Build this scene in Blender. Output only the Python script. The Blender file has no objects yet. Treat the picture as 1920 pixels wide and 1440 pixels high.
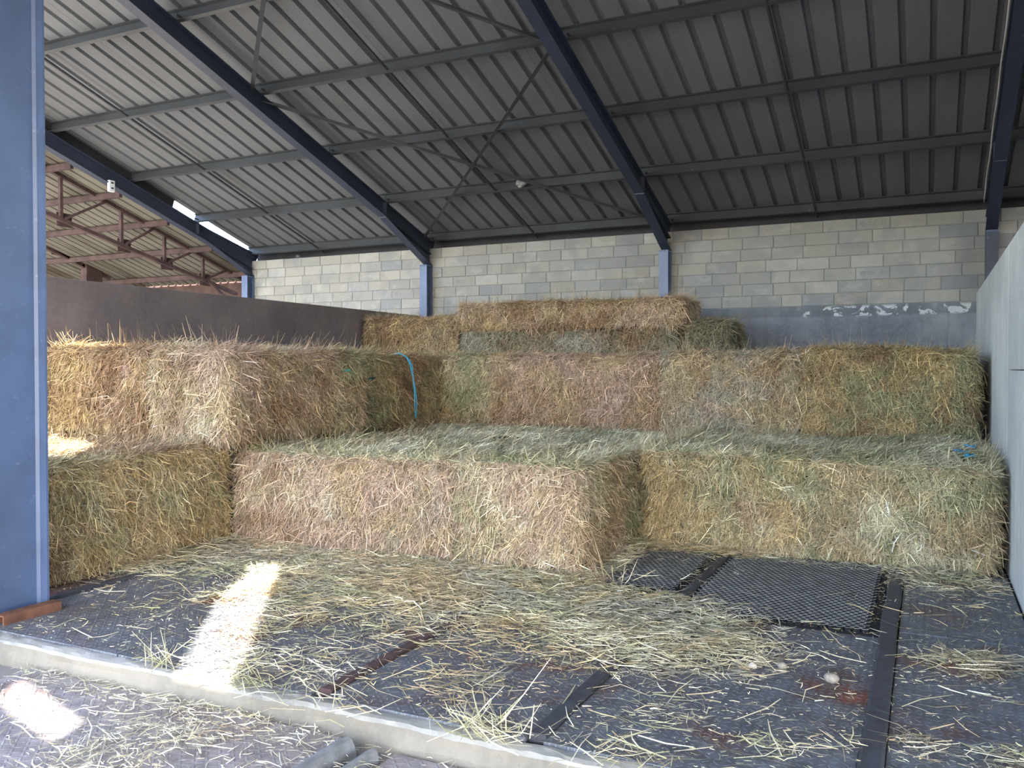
import bpy, bmesh, math, random
import numpy as np
from mathutils import Vector, Matrix
from mathutils.geometry import delaunay_2d_cdt
rng = np.random.default_rng(7)
random.seed(7)
scn = bpy.context.scene
C = scn.collection

# ------------------------------------------------------------------ camera
EYE = 1.85
cam_d = bpy.data.cameras.new('camera'); cam = bpy.data.objects.new('camera', cam_d); C.objects.link(cam)
cam.location = (0, 0, EYE)
cam.rotation_euler = (math.radians(89.0), 0, math.radians(25.73))
cam_d.sensor_width = 36; cam_d.lens = 30.23; cam_d.clip_start = .05; cam_d.clip_end = 500
scn.camera = cam
# ------------------------------------------------------------------ sky, sun, exposure
SUN_EL = math.radians(42)
SUN_H = Vector((.45, -.893, 0))                      # horizontal direction towards the sun
SUN_DIR = Vector((SUN_H.x*math.cos(SUN_EL), SUN_H.y*math.cos(SUN_EL), math.sin(SUN_EL)))
w = bpy.data.worlds.new('sky'); scn.world = w; w.use_nodes = True
nt = w.node_tree; nt.nodes.clear()
wo = nt.nodes.new('ShaderNodeOutputWorld'); bg = nt.nodes.new('ShaderNodeBackground'); sk = nt.nodes.new('ShaderNodeTexSky')
sk.sky_type = 'NISHITA'; sk.sun_disc = False; sk.sun_elevation = SUN_EL
sk.sun_rotation = math.atan2(SUN_H.x, SUN_H.y)
sk.air_density = 1.0; sk.dust_density = 1.6; sk.ozone_density = 1.0
bg.inputs['Strength'].default_value = 0.36
nt.links.new(sk.outputs[0], bg.inputs[0]); nt.links.new(bg.outputs[0], wo.inputs[0])
sd = bpy.data.lights.new('sun', 'SUN'); so = bpy.data.objects.new('sun', sd); C.objects.link(so)
sd.energy = 10.0; sd.angle = math.radians(.53); sd.color = (1, .94, .84)
so.rotation_euler = SUN_DIR.to_track_quat('Z', 'Y').to_euler(); so.location = (8, -12, 20)
scn.view_settings.view_transform = 'Standard'; scn.view_settings.look = 'None'
scn.view_settings.gamma = 1; scn.view_settings.use_curve_mapping = False
scn.view_settings.exposure = 2.28
scn.cycles.use_denoising = True
scn.cycles.max_bounces = 8; scn.cycles.diffuse_bounces = 6
scn.cycles.sample_clamp_indirect = 8

# ------------------------------------------------------------------ helpers
def lin(r, g, b):
    f = lambda c: c/12.92 if c <= .04045 else ((c+.055)/1.055)**2.4
    return (f(r/255), f(g/255), f(b/255))

class MB:
    """collects shapes that become one mesh"""
    def __init__(s): s.v = []; s.f = []
    def add(s, vs, fs):
        o = len(s.v); s.v += [tuple(v) for v in vs]; s.f += [tuple(i+o for i in f) for f in fs]; return s
    def box(s, x0, x1, y0, y1, z0, z1):
        return s.add([(x0,y0,z0),(x1,y0,z0),(x1,y1,z0),(x0,y1,z0),(x0,y0,z1),(x1,y0,z1),(x1,y1,z1),(x0,y1,z1)],
                     [(0,3,2,1),(4,5,6,7),(0,1,5,4),(1,2,6,5),(2,3,7,6),(3,0,4,7)])
    def prism(s, prof, p0, p1, up=(0,0,1), prof1=None):
        """closed profile (side, up) swept straight from p0 to p1"""
        p0 = Vector(p0); p1 = Vector(p1); d = (p1-p0).normalized()
        u = Vector(up); u = (u - d*u.dot(d)).normalized(); r = d.cross(u)
        n = len(prof); a = [p0+r*x+u*y for x, y in prof]; b = [p1+r*x+u*y for x, y in (prof1 or prof)]
        fs = [(i, (i+1) % n, n+(i+1) % n, n+i) for i in range(n)]
        fs += [tuple(range(n-1, -1, -1)), tuple(range(n, 2*n))]
        return s.add(a+b, fs)
    def bar(s, p0, p1, wd, ht, up=(0,0,1)):
        return s.prism([(-wd/2,-ht/2),(wd/2,-ht/2),(wd/2,ht/2),(-wd/2,ht/2)], p0, p1, up)
    def ibeam(s, p0, p1, wd, ht, tw=.009, tf=.014, up=(0,0,1)):
        w2, h2, t = wd/2, ht/2, tw/2
        return s.prism([(-w2,-h2),(w2,-h2),(w2,-h2+tf),(t,-h2+tf),(t,h2-tf),(w2,h2-tf),(w2,h2),(-w2,h2),(-w2,h2-tf),(-t,h2-tf),(-t,-h2+tf),(-w2,-h2+tf)], p0, p1, up)
    def tube(s, pts, r, n=8):
        pts = [Vector(p) for p in pts]; vs = []; fs = []
        for i, p in enumerate(pts):
            d = (pts[min(i+1, len(pts)-1)]-pts[max(i-1, 0)]).normalized()
            u = Vector((0,0,1)) if abs(d.z) < .9 else Vector((1,0,0))
            a = d.cross(u).normalized(); b = a.cross(d)
            rr = r[i] if isinstance(r, (list, tuple)) else r
            vs += [p+a*rr*math.cos(6.2832*k/n)+b*rr*math.sin(6.2832*k/n) for k in range(n)]
        for i in range(len(pts)-1):
            fs += [(i*n+k, i*n+(k+1) % n, (i+1)*n+(k+1) % n, (i+1)*n+k) for k in range(n)]
        fs += [tuple(range(n-1,-1,-1)), tuple(range((len(pts)-1)*n, len(pts)*n))]
        return s.add(vs, fs)
    def mesh(s, name, mat, smooth=False):
        me = bpy.data.meshes.new(name); me.from_pydata(s.v, [], s.f); me.update()
        bm = bmesh.new(); bm.from_mesh(me); bmesh.ops.recalc_face_normals(bm, faces=bm.faces); bm.to_mesh(me); bm.free()
        if mat: me.materials.append(mat)
        if smooth: me.polygons.foreach_set('use_smooth', [True]*len(me.polygons))
        return me
    def build(s, name, mat, parent=None, smooth=False, bevel=0):
        o = bpy.data.objects.new(name, s.mesh(name, mat, smooth)); C.objects.link(o)
        if parent: o.parent = parent; o.matrix_parent_inverse = parent.matrix_world.inverted() if False else Matrix.Translation(-parent.location)
        if bevel:
            m = o.modifiers.new('bevel', 'BEVEL'); m.width = bevel; m.segments = 2; m.limit_method = 'ANGLE'
        return o

def put(name, me, loc=(0,0,0), parent=None, rot=None, scale=None):
    o = bpy.data.objects.new(name, me); C.objects.link(o)
    if parent: o.parent = parent; o.matrix_parent_inverse = Matrix.Translation(-parent.location)
    o.location = loc
    if rot: o.rotation_euler = rot
    if scale: o.scale = scale
    return o
def empty(name, loc=(0,0,0)):
    o = bpy.data.objects.new(name, None); C.objects.link(o); o.location = loc; o.empty_display_size = .2; return o
def tag(o, label=None, cat=None, group=None, kind=None):
    if label: o['label'] = label
    if cat: o['category'] = cat
    if group: o['group'] = group
    if kind: o['kind'] = kind
    return o

# value noise for shapes and straw colours
_T = rng.random((32, 32, 32))
def vnoise(p):
    p = np.asarray(p, float); i = np.floor(p).astype(int); f = p-i; f = f*f*(3-2*f)
    r = 0
    for dx in (0, 1):
        for dy in (0, 1):
            for dz in (0, 1):
                wgt = (f[..., 0] if dx else 1-f[..., 0])*(f[..., 1] if dy else 1-f[..., 1])*(f[..., 2] if dz else 1-f[..., 2])
                r = r+wgt*_T[(i[..., 0]+dx) % 32, (i[..., 1]+dy) % 32, (i[..., 2]+dz) % 32]
    return r

# ------------------------------------------------------------------ materials
class NT:
    def __init__(s, name):
        s.m = bpy.data.materials.new(name); s.m.use_nodes = True; s.t = s.m.node_tree; s.t.nodes.clear()
        s.out = s.n('ShaderNodeOutputMaterial'); s.b = s.n('ShaderNodeBsdfPrincipled'); s.l(s.b.outputs[0], s.out.inputs[0])
        s.tc = s.n('ShaderNodeTexCoord')
    def n(s, t, **k):
        x = s.t.nodes.new(t)
        for a, b in k.items(): setattr(x, a, b)
        return x
    def l(s, a, b): s.t.links.new(a, b)
    def sock(s, inp, v):
        if hasattr(v, 'links'): s.l(v, inp)
        else:
            if isinstance(v, tuple) and len(v) == 3 and len(getattr(inp, 'default_value', (0,)*3)) == 4: v = v+(1,)
            inp.default_value = v
    def math(s, op, a, b=0., c=None):
        x = s.n('ShaderNodeMath', operation=op); s.sock(x.inputs[0], a); s.sock(x.inputs[1], b)
        if c is not None: s.sock(x.inputs[2], c)
        return x.outputs[0]
    def noise(s, scale, detail=4, rough=.55, vec=None, stretch=None, dist=0.):
        x = s.n('ShaderNodeTexNoise'); x.inputs['Scale'].default_value = scale; x.inputs['Detail'].default_value = detail
        x.inputs['Roughness'].default_value = rough; x.inputs['Distortion'].default_value = dist
        v = vec or s.tc.outputs['Object']
        if stretch:
            mp = s.n('ShaderNodeMapping'); mp.inputs['Scale'].default_value = stretch; s.l(v, mp.inputs[0]); v = mp.outputs[0]
        s.l(v, x.inputs['Vector']); return x.outputs['Fac']
    def ramp(s, fac, stops):
        x = s.n('ShaderNodeValToRGB'); e = x.color_ramp.elements
        while len(e) < len(stops): e.new(.5)
        for k, (p, c) in zip(e, stops):
            k.position = p; k.color = tuple(c)+(1,) if len(c) == 3 else c
        s.l(fac, x.inputs[0]); return x.outputs[0]
    def mix(s, fac, a, b, mode='MIX'):
        x = s.n('ShaderNodeMix', data_type='RGBA', blend_type=mode)
        s.sock(x.inputs[0], fac); s.sock(x.inputs[6], a); s.sock(x.inputs[7], b); return x.outputs[2]
    def step(s, v, lo, hi):
        x = s.n('ShaderNodeMapRange', interpolation_type='SMOOTHSTEP'); s.sock(x.inputs[0], v)
        x.inputs[1].default_value = lo; x.inputs[2].default_value = hi; return x.outputs[0]
    def bump(s, h, dist=.01, strength=.5):
        x = s.n('ShaderNodeBump'); x.inputs['Distance'].default_value = dist; x.inputs['Strength'].default_value = strength
        s.l(h, x.inputs['Height']); s.l(x.outputs[0], s.b.inputs['Normal']); return x
    def xyz(s, vec=None):
        x = s.n('ShaderNodeSeparateXYZ'); s.l(vec or s.tc.outputs['Object'], x.inputs[0]); return x.outputs
    def fin(s, col, rough=.7, metal=0., spec=None):
        s.sock(s.b.inputs['Base Color'], col); s.sock(s.b.inputs['Roughness'], rough); s.b.inputs['Metallic'].default_value = metal
        if spec is not None: s.b.inputs['Specular IOR Level'].default_value = spec
        return s.m

def m_plain(name, col, rough=.7, var=.15, scale=6, metal=0, bump=.0):
    k = NT(name); nz = k.noise(scale, 5)
    c = k.mix(k.step(nz, .3, .7), tuple(x*(1-var) for x in col), tuple(min(1, x*(1+var)) for x in col))
    if bump: k.bump(k.noise(scale*12, 4), .004, bump)
    return k.fin(c, rough, metal)

def m_concrete(name, base, dark, streak=.5, patches=False):
    k = NT(name); geo = k.n('ShaderNodeNewGeometry'); P = geo.outputs['Position']
    big = k.noise(.9, 6, .6, P); fine = k.noise(14, 6, .65, P); drip = k.noise(3, 4, .6, P, (3, 3, .25))
    c = k.mix(k.step(big, .35, .68), dark, base)
    c = k.mix(k.math('MULTIPLY', k.step(drip, .52, .75), streak), c, tuple(x*.45 for x in base))
    c = k.mix(k.math('MULTIPLY', k.step(fine, .4, .75), .25), c, tuple(min(1, x*1.35) for x in base))
    pit = k.step(k.noise(38, 2, .5, P), .27, .2)
    c = k.mix(k.math('MULTIPLY', pit, .5), c, tuple(x*.35 for x in base))
    if patches:
        x, y, z = k.xyz(P)
        band = k.math('MULTIPLY', k.step(z, 2.69, 2.73), k.step(z, 2.90, 2.83))
        # darker damp band with flakes of white paint left on it
        rng_ = k.math('MULTIPLY', k.step(x, -2.0, -1.7), k.step(x, .68, .6))
        damp = k.math('MULTIPLY', k.step(z, 2.68, 2.74), k.step(k.noise(2.2, 4, .6, P), .32, .5))
        c = k.mix(k.math('MULTIPLY', damp, .55), c, tuple(v*.35 for v in base))
        fl = k.step(k.noise(3.4, 5, .62, P, (1, 1, 1.4), .4), .535, .55)
        c = k.mix(k.math('MULTIPLY', k.math('MULTIPLY', fl, band), rng_), c, lin(178, 182, 186))
    k.bump(k.math('ADD', k.math('MULTIPLY', fine, .6), big), .012, .5)
    return k.fin(c, .9)

M = {}
M['concrete_right'] = m_concrete('pale_concrete', lin(196, 196, 192), lin(172, 173, 172), .35)
M['concrete_left'] = m_concrete('dark_concrete', lin(104, 96, 98), lin(84, 78, 82), .3)
M['concrete_back'] = m_concrete('base_concrete', lin(132, 136, 144), lin(96, 101, 112), .6, True)
M['kerb'] = m_concrete('kerb_concrete', lin(160, 158, 154), lin(126, 124, 118), .2)
M['yard'] = m_concrete('yard_concrete', lin(126, 122, 116), lin(108, 104, 98), .1)
M['kerb_face'] = m_concrete('shaded_kerb_face', lin(128, 122, 112), lin(100, 96, 88), .3)  # darker brownish tone puts the front face's weaker light into the colour
M['slab'] = m_concrete('bounce_slab_concrete', lin(176, 170, 160), lin(160, 154, 144), .1)
M['mortar'] = m_plain('mortar', lin(120, 122, 122), .95, .12, 9)

def m_block():
    k = NT('concrete_block'); oi = k.n('ShaderNodeObjectInfo'); rnd = oi.outputs['Random']
    geo = k.n('ShaderNodeNewGeometry'); P = geo.outputs['Position']
    c = k.ramp(rnd, [(0, lin(164, 160, 152)), (.3, lin(176, 173, 166)), (.55, lin(156, 156, 154)), (.78, lin(168, 164, 154)), (1, lin(148, 150, 152))])
    cloud = k.noise(1.0, 3, .5, P, (2.6, 1, 2.2), .2)
    c = k.mix(k.math('MULTIPLY', k.step(cloud, .45, .7), .55), c, lin(138, 140, 144))
    lite = k.step(k.noise(2.1, 3, .5, P, (1.5, 1, 2.5)), .55, .75)
    c = k.mix(k.math('MULTIPLY', lite, .4), c, lin(200, 197, 188))
    fine = k.noise(60, 5, .7, P)
    c = k.mix(k.math('MULTIPLY', k.step(fine, .35, .75), .3), c, lin(120, 118, 112))
    c = k.mix(1.0, c, oi.outputs['Color'], 'MULTIPLY')
    k.bump(fine, .006, .6)
    return k.fin(c, .95)
M['block'] = m_block()
M['stamp'] = m_plain('stamp_ink', lin(118, 118, 118), .9, .2, 30)

def m_steel(name, col, rough=.5):
    k = NT(name); geo = k.n('ShaderNodeNewGeometry'); P = geo.outputs['Position']
    n1 = k.noise(1.6, 5, .6, P); n2 = k.noise(18, 4, .6, P)
    c = k.mix(k.step(n1, .35, .7), tuple(x*.85 for x in col), tuple(x*1.12 for x in col))
    c = k.mix(k.math('MULTIPLY', k.step(n2, .62, .8), .35), c, lin(150, 156, 166))
    k.bump(n2, .001, .25)
    return k.fin(c, rough)
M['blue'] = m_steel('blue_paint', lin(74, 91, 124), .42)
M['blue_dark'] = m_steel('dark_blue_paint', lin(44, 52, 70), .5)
M['galv'] = m_steel('grey_galvanised', lin(56, 59, 64), .5)
M['galv_pale'] = m_plain('pale_scrap', lin(128, 130, 132), .8, .2, 20)
M['rod'] = m_plain('rod_steel', lin(48, 48, 54), .6)
M['rust'] = m_plain('rusty_steel', lin(68, 50, 50), .85, .35, 5, 0, .4)
M['rust_brown'] = m_plain('brown_rust', lin(98, 66, 52), .85, .35, 9, 0, .5)
M['white_plastic'] = m_plain('white_plastic', lin(215, 218, 222), .45, .04)
M['cable'] = m_plain('pale_cable', lin(170, 170, 168), .6, .1)
M['rubber'] = m_plain('black_rubber', lin(58, 60, 68), .6, .25, 14, 0, .5)
M['grey_rubber'] = m_plain('grey_strip', lin(118, 120, 124), .8, .2, 14, 0, .6)
M['stone'] = m_plain('stone', lin(150, 140, 130), .9, .2, 30, 0, .8)
M['stone_white'] = m_plain('white_stone', lin(214, 208, 200), .9, .1, 30, 0, .6)
M['twine'] = m_plain('blue_twine', lin(70, 170, 215), .6, .2, 60)
M['twine_teal'] = m_plain('teal_twine', lin(78, 140, 136), .7, .2, 60)
M['clad'] = m_plain('grey_cladding', lin(96, 98, 100), .8, .1, 2)
M['dark'] = m_plain('dark_strip', lin(40, 42, 48), .8)
M['brick'] = m_plain('brick_red_boards', lin(74, 54, 48), .9, .3, 4)

def m_roof(name, base, stain, stain_amt):
    k = NT(name); geo = k.n('ShaderNodeNewGeometry'); P = geo.outputs['Position']
    n1 = k.noise(1.1, 6, .6, P, (1.2, .5, .5)); fine = k.noise(55, 4, .6, P, (1, .12, .12))
    c = k.mix(k.math('MULTIPLY', k.step(n1, .42, .72), stain_amt), base, stain)
    c = k.mix(k.math('MULTIPLY', k.step(fine, .35, .7), .22), c, tuple(x*.6 for x in base))
    k.bump(fine, .003, .35)
    return k.fin(c, .7)
M['roof'] = m_roof('fibre_roof_sheet', lin(98, 101, 106), lin(84, 86, 86), .6)
M['old_roof'] = m_roof('old_roof_sheet', lin(110, 107, 98), lin(62, 54, 40), .95)
M['front_roof'] = m_plain('roof_over_alley', lin(150, 150, 152), .8, .1)

def m_plate(name, col, rust_amt, s=.05):
    k = NT(name); geo = k.n('ShaderNodeNewGeometry'); P = geo.outputs['Position']
    x, y, z = k.xyz(P)
    u = k.math('DIVIDE', x, s); v = k.math('DIVIDE', y, s)
    cu = k.math('FLOOR', u); cv = k.math('FLOOR', v)
    fu = k.math('SUBTRACT', k.math('SUBTRACT', u, cu), .5); fv = k.math('SUBTRACT', k.math('SUBTRACT', v, cv), .5)
    par = k.math('SUBTRACT', k.math('MULTIPLY', k.math('FLOORED_MODULO', k.math('ADD', cu, cv), 2.), 2.), 1.)
    pv = k.math('MULTIPLY', par, fv)
    a = k.math('DIVIDE', k.math('ADD', fu, pv), .68); b = k.math('DIVIDE', k.math('SUBTRACT', fu, pv), .24)
    d = k.math('ADD', k.math('MULTIPLY', a, a), k.math('MULTIPLY', b, b))
    lug = k.step(d, 1.0, .45)
    n1 = k.noise(1.3, 6, .65, P); n2 = k.noise(7, 5, .6, P); n3 = k.noise(30, 3, .6, P)
    c = k.mix(k.step(n2, .3, .7), tuple(t*.75 for t in col), tuple(t*1.25 for t in col))
    c = k.mix(k.math('MULTIPLY', k.step(n1, .5, .68), rust_amt), c, lin(98, 66, 58))
    c = k.mix(k.math('MULTIPLY', k.math('MULTIPLY', k.step(n1, .57, .7), k.step(n2, .42, .6)), rust_amt), c, lin(146, 82, 58))
    dust = k.step(k.noise(2.2, 5, .6, P, None, .6), .6, .78)
    c = k.mix(k.math('MULTIPLY', dust, .45), c, lin(158, 158, 158))
    c = k.mix(k.math('MULTIPLY', lug, .34), c, lin(140, 146, 160))
    c = k.mix(k.math('MULTIPLY', k.step(n3, .64, .7), .5), c, lin(190, 186, 172))
    k.bump(k.math('ADD', lug, k.math('MULTIPLY', n3, .15)), .006, .8)
    return k.fin(c, k.math('ADD', .42, k.math('MULTIPLY', n2, .35)), .35)
M['plate'] = m_plate('checker_plate', lin(100, 103, 110), .9)
M['plate_low'] = m_plate('checker_plate_worn', lin(150, 142, 142), .55, .045)
M['mat'] = m_plain('grid_mat_rubber', lin(136, 136, 132), .7, .3, 12)
M['pit'] = m_plain('pit', lin(22, 22, 26), .95)

def m_straw():
    k = NT('straw'); at = k.n('ShaderNodeAttribute', attribute_name='tint')
    m = k.fin(at.outputs['Color'], .62, 0, .25)
    tr = k.n('ShaderNodeBsdfTranslucent'); k.l(at.outputs['Color'], tr.inputs[0])
    mx = k.n('ShaderNodeMixShader'); mx.inputs[0].default_value = .18
    k.l(k.b.outputs[0], mx.inputs[1]); k.l(tr.outputs[0], mx.inputs[2]); k.l(mx.outputs[0], k.out.inputs[0])
    return m
M['straw'] = m_straw()
def m_hay(name='hay_core'):
    k = NT(name); at = k.n('ShaderNodeAttribute', attribute_name='tint')
    geo = k.n('ShaderNodeNewGeometry'); P = geo.outputs['Position']
    f1 = k.noise(70, 5, .7, P, (1, 1, .25), 1.2); f2 = k.noise(60, 5, .7, P, (.25, 1, 1), 1.2)
    f = k.math('MULTIPLY', k.math('ADD', f1, f2), .5)
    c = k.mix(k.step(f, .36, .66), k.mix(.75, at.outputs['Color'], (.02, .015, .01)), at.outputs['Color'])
    k.bump(f, .02, 1.0)
    return k.fin(c, .85, 0, .1)
M['hay'] = m_hay()

# ------------------------------------------------------------------ the setting: roof
YW = 14.94                                     # back wall face
SL = .315                                      # roof slope
def zp(y): return 4.40 + SL*(14.95-y)          # underside of the purlins
PH = .18                                       # purlin height
UPR = Vector((0, SL, 1)).normalized()          # normal of the back slope
Y_RIDGE = 4.3
def zr(y): return zp(y)+PH*1.048+.005

ceil = tag(empty('ceiling', (-4, 10, 6)), 'ribbed grey roof underside above the hay bales', kind='structure')
def sheet_mesh(x0, wd, y0, y1, zf, mat, name, pitch=.3333, rh=.055, ext=0):
    """one roof sheet: flat pans with raised ribs, thin but solid"""
    prof = []; n = int(round(wd/pitch))
    for i in range(n):
        a = i*pitch
        prof += [(a, 0), (a+pitch*.36, 0), (a+pitch*.42, rh), (a+pitch*.56, rh), (a+pitch*.62, 0)]
    prof.append((wd, 0)); m = MB(); L = len(prof); t = .006
    vs = []
    for y in (y0, y1):
        vs += [(x0+a, y, zf(y)+h) for a, h in prof]
    for y in (y0, y1):
        vs += [(x0+a, y, zf(y)+h+t) for a, h in prof]
    fs = []
    for i in range(L-1):
        fs.append((i, i+1, L+i+1, L+i)); fs.append((2*L+i, 3*L+i, 3*L+i+1, 2*L+i+1))
    fs += [tuple([0, L, 3*L, 2*L]), tuple([L-1, 3*L-1, 4*L-1, 2*L-1])]
    m.add(vs, fs); me = bpy.data.meshes.new(name); me.from_pydata(m.v, [], m.f); me.update(); me.materials.append(mat); return me
ROOF_X0 = -13.78
sm = sheet_mesh(0, 1.0, Y_RIDGE, 15.5, zr, M['roof'], 'roof_sheet')
for i in range(21):
    put('roof_sheet', sm, (ROOF_X0+i*1.0, 0, .002*(i % 2)), ceil)
MB().prism([(-.35, -.35*SL-.0), (0, .0), (.35, -.35*SL), (.35, -.35*SL+.02), (0, .02), (-.35, -.35*SL+.02)], (-13.8, Y_RIDGE, zr(Y_RIDGE)+.085), (7.3, Y_RIDGE, zr(Y_RIDGE)+.085)).build('ridge_cap', M['roof'], ceil)  # unseen cap added to keep sun slivers out of the open rib ends
# unseen other slope over the camera's alley; gaps and outline shaped to place sunlight
def zf_front(y): return zr(Y_RIDGE)-SL*(Y_RIDGE-y)
def sun_to_front(p):
    """point of the front slope that the sun ray through p crosses"""
    p = Vector(p); a = zf_front(p.y)-p.z; t = a/(SUN_DIR.z - SL*SUN_DIR.y); q = p+SUN_DIR*t; return (q.x, q.y)
lit = [
    [(-5.62, 6.10, 0), (-5.36, 6.20, 0), (-5.02, 5.72, 0), (-3.62, 3.75, 0), (-4.05, 3.75, 0), (-5.05, 5.10, 0), (-5.35, 5.75, 0)],
    [(-5.02, 3.26, -.12), (-5.16, 3.53, -.12), (-4.22, 3.24, -.12), (-4.15, 3.01, -.12)],
    [(-9.2, 6.52, 1.05), (-8.8, 6.50, 1.05), (-7.5, 6.0, 1.05), (-6.9, 5.0, 1.02), (-7.25, 4.6, 1.02), (-9.2, 5.2, 1.05)],
    [(-9.2, 6.98, 2.08), (-8.4, 7.15, 2.08), (-8.0, 6.80, 2.08), (-9.2, 6.70, 2.08)],
]
outer = [(-7.6, -4.0), (2.5, -4.0), (2.5, -9.0), (16, -9.0), (16, Y_RIDGE), (-7.6, Y_RIDGE)]
NO = len(outer)
V2 = [Vector(p) for p in outer]; F2 = [[0, 1, 2, 3]]; holes = []
for poly in lit:
    q = [sun_to_front(p) for p in poly]; holes.append(q); i0 = len(V2); V2 += [Vector(p) for p in q]
E2 = [(i, (i+1) % NO) for i in range(NO)]; i0 = NO
for q in holes:
    E2 += [(i0+i, i0+(i+1) % len(q)) for i in range(len(q))]; i0 += len(q)
res = delaunay_2d_cdt(V2, E2, [], 0, 1e-6)
def inside(p, poly):
    c = False
    for i in range(len(poly)):
        a, b = poly[i], poly[i-1]
        if (a[1] > p[1]) != (b[1] > p[1]) and p[0] < (b[0]-a[0])*(p[1]-a[1])/(b[1]-a[1])+a[0]: c = not c
    return c
fr = MB(); vv = [(p.x, p.y, zf_front(p.y)) for p in res[0]]
keep = []
for t in res[2]:
    cx = sum(res[0][i].x for i in t)/len(t); cy = sum(res[0][i].y for i in t)/len(t)
    if inside((cx, cy), outer) and not any(inside((cx, cy), q) for q in holes): keep.append(tuple(t))
me = bpy.data.meshes.new('ceiling_front'); me.from_pydata(vv, [], keep); me.update(); me.materials.append(M['front_roof'])
cf = bpy.data.objects.new('ceiling_front', me); C.objects.link(cf)
tag(MB().box(1.3, 16, 4.1, 4.28, -.13, 7.7).build('wall_front', M['clad']), 'unseen plain grey wall added to shade the right bay', kind='structure')  # unseen wall added to cut the light reaching the right bay
tag(cf, 'unseen roof slope over the alley with gaps shaped for the sun patches', kind='structure')
sol = cf.modifiers.new('thick', 'SOLIDIFY'); sol.thickness = .02; sol.offset = 1

# ------------------------------------------------------------------ the setting: walls
ZT = EYE+2.4314; CH = .1992; Z_LEDGE = ZT-7*CH
wb = MB().box(-13.86, 6.2, YW+.012, YW+.2, Z_LEDGE-.05, ZT-.004).build('wall_back', M['mortar'])
tag(wb, 'grey concrete block wall on a cast concrete base behind the bales', kind='structure')
MB().box(-13.86, 6.2, YW-.012, YW+.25, -.12, Z_LEDGE-.004).build('base_wall', M['concrete_back'], wb)
def brick_mesh(L):
    m = MB(); e = .006; h = CH-.010; d = .03
    a, b = -L/2, L/2
    m.add([(a+e, 0, -h/2+e), (b-e, 0, -h/2+e), (b-e, 0, h/2-e), (a+e, 0, h/2-e), (a, e, -h/2), (b, e, -h/2), (b, e, h/2), (a, e, h/2), (a, d, -h/2), (b, d, -h/2), (b, d, h/2), (a, d, h/2)],
          [(0,1,2,3), (4,5,1,0), (5,6,2,1), (6,7,3,2), (7,4,0,3), (8,9,5,4), (9,10,6,5), (10,11,7,6), (11,8,4,7)])
    return m.mesh('block', M['block'])
BL = {}
PIT = .505; X0 = -3.692
stamp_m = None
def stamp_mesh():
    m = MB(); n = 16
    for r0, r1 in ((.034, .044), (.012, .026)):
        vs = [(-.15+r*math.cos(6.2832*i/n), 0, r*math.sin(6.2832*i/n)) for r in (r0, r1) for i in range(n)]
        m.add(vs, [(i, (i+1) % n, n+(i+1) % n, n+i) for i in range(n)])
    for x0, x1, z in ((-.08, -.03, .018), (-.08, -.04, -.012), (-.02, .03, .018), (-.02, .04, -.014)):
        m.add([(x0, 0, z-.006), (x1, 0, z-.006), (x1, 0, z+.006), (x0, 0, z+.006)], [(0, 1, 2, 3)])
    for x0 in (.13, .165):
        m.add([(x0, 0, -.035), (x0+.012, 0, -.035), (x0+.012, 0, .035), (x0, 0, .035)], [(0, 1, 2, 3)])
    me = bpy.data.meshes.new('stamp'); me.from_pydata([(x, y-.0015, z) for x, y, z in m.v], [], m.f); me.update(); me.materials.append(M['stamp']); return me
stamp_m = stamp_mesh()
STAMPS = {(0, -.74), (4, -.66), (6, -3.10), (0, -7.08), (3, -8.28), (4, -4.58), (6, -8.6), (4, -9.85)}
ROUGH = {(2, -10.35), (4, -10.75), (2, -10.05)}
for c in range(7):
    zc = ZT-CH*(c+.5); off = 0 if c % 2 == 0 else PIT/2-.02
    x = X0+off-22*PIT; jit = rng.normal(0, .012, 60); k = 0; xa = -13.84
    while xa < 6.1:
        x += PIT; xb = min(x+jit[k % 60], 6.15); k += 1
        if xb-xa < .06: continue
        if rng.random() < .05 and xb-xa > .4: xb -= .19; x -= .19          # a cut half block now and then
        L = round(xb-xa-.010, 2); xc = (xa+xb)/2
        if L not in BL: BL[L] = brick_mesh(L)
        o = put('block', BL[L], (xc, YW, zc), wb); o.location.y += rng.uniform(-.004, .004)
        g = rng.uniform(.64, .76); cool = rng.uniform(0.02, .08); o.color = (g*(1-cool), g*(1-cool*.5), g, 1)
        for cc, sx in STAMPS:
            if cc == c and xa < sx < xb and L > .4: put('stamp', stamp_m, (xc, o.location.y, zc), None).parent = None
        for cc, sx in ROUGH:
            if cc == c and xa < sx < xb: o.color = (.72, .72, .72, 1)
        xa = xb
# stamps become sub-parts of the block they are printed on
blocks = [o for o in wb.children if o.name.startswith('block')]
for s in [o for o in C.objects if o.name.startswith('stamp')]:
    b = min(blocks, key=lambda q: (q.location-s.location).length)
    loc = s.location.copy(); s.parent = b; s.matrix_parent_inverse = Matrix.Identity(4)
    s.location = (0, 0, 0)

f_ = MB().box(ROOF_X0, 6.2, YW+.26, YW+.32, ZT-.3, 5.0).build('trim_1', M['dark'])  # dark strip added for the black gap under the eaves, blocks outside light
tag(f_, 'dark strip standing in for the black gap above the block wall', kind='structure')
wl = MB().box(-9.52, -9.30, 4.55, YW-.02, -.12, 2.935).build('wall_left', M['concrete_left'], bevel=.01)
tag(wl, 'dark cast concrete partition wall on the left', kind='structure')
wr = empty('wall_right', (.79, 10, 0)); tag(wr, 'pale cast concrete partition wall on the right', kind='structure')
for (y0, y1, z0, z1) in ((4.5, 9.19, -.12, 1.838), (4.5, 9.19, 1.846, 3.01), (9.215, YW-.02, -.12, 3.01)):
    MB().box(.68, .90, y0, y1, z0, z1).build('panel', M['concrete_right'], wr, bevel=.006)

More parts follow.
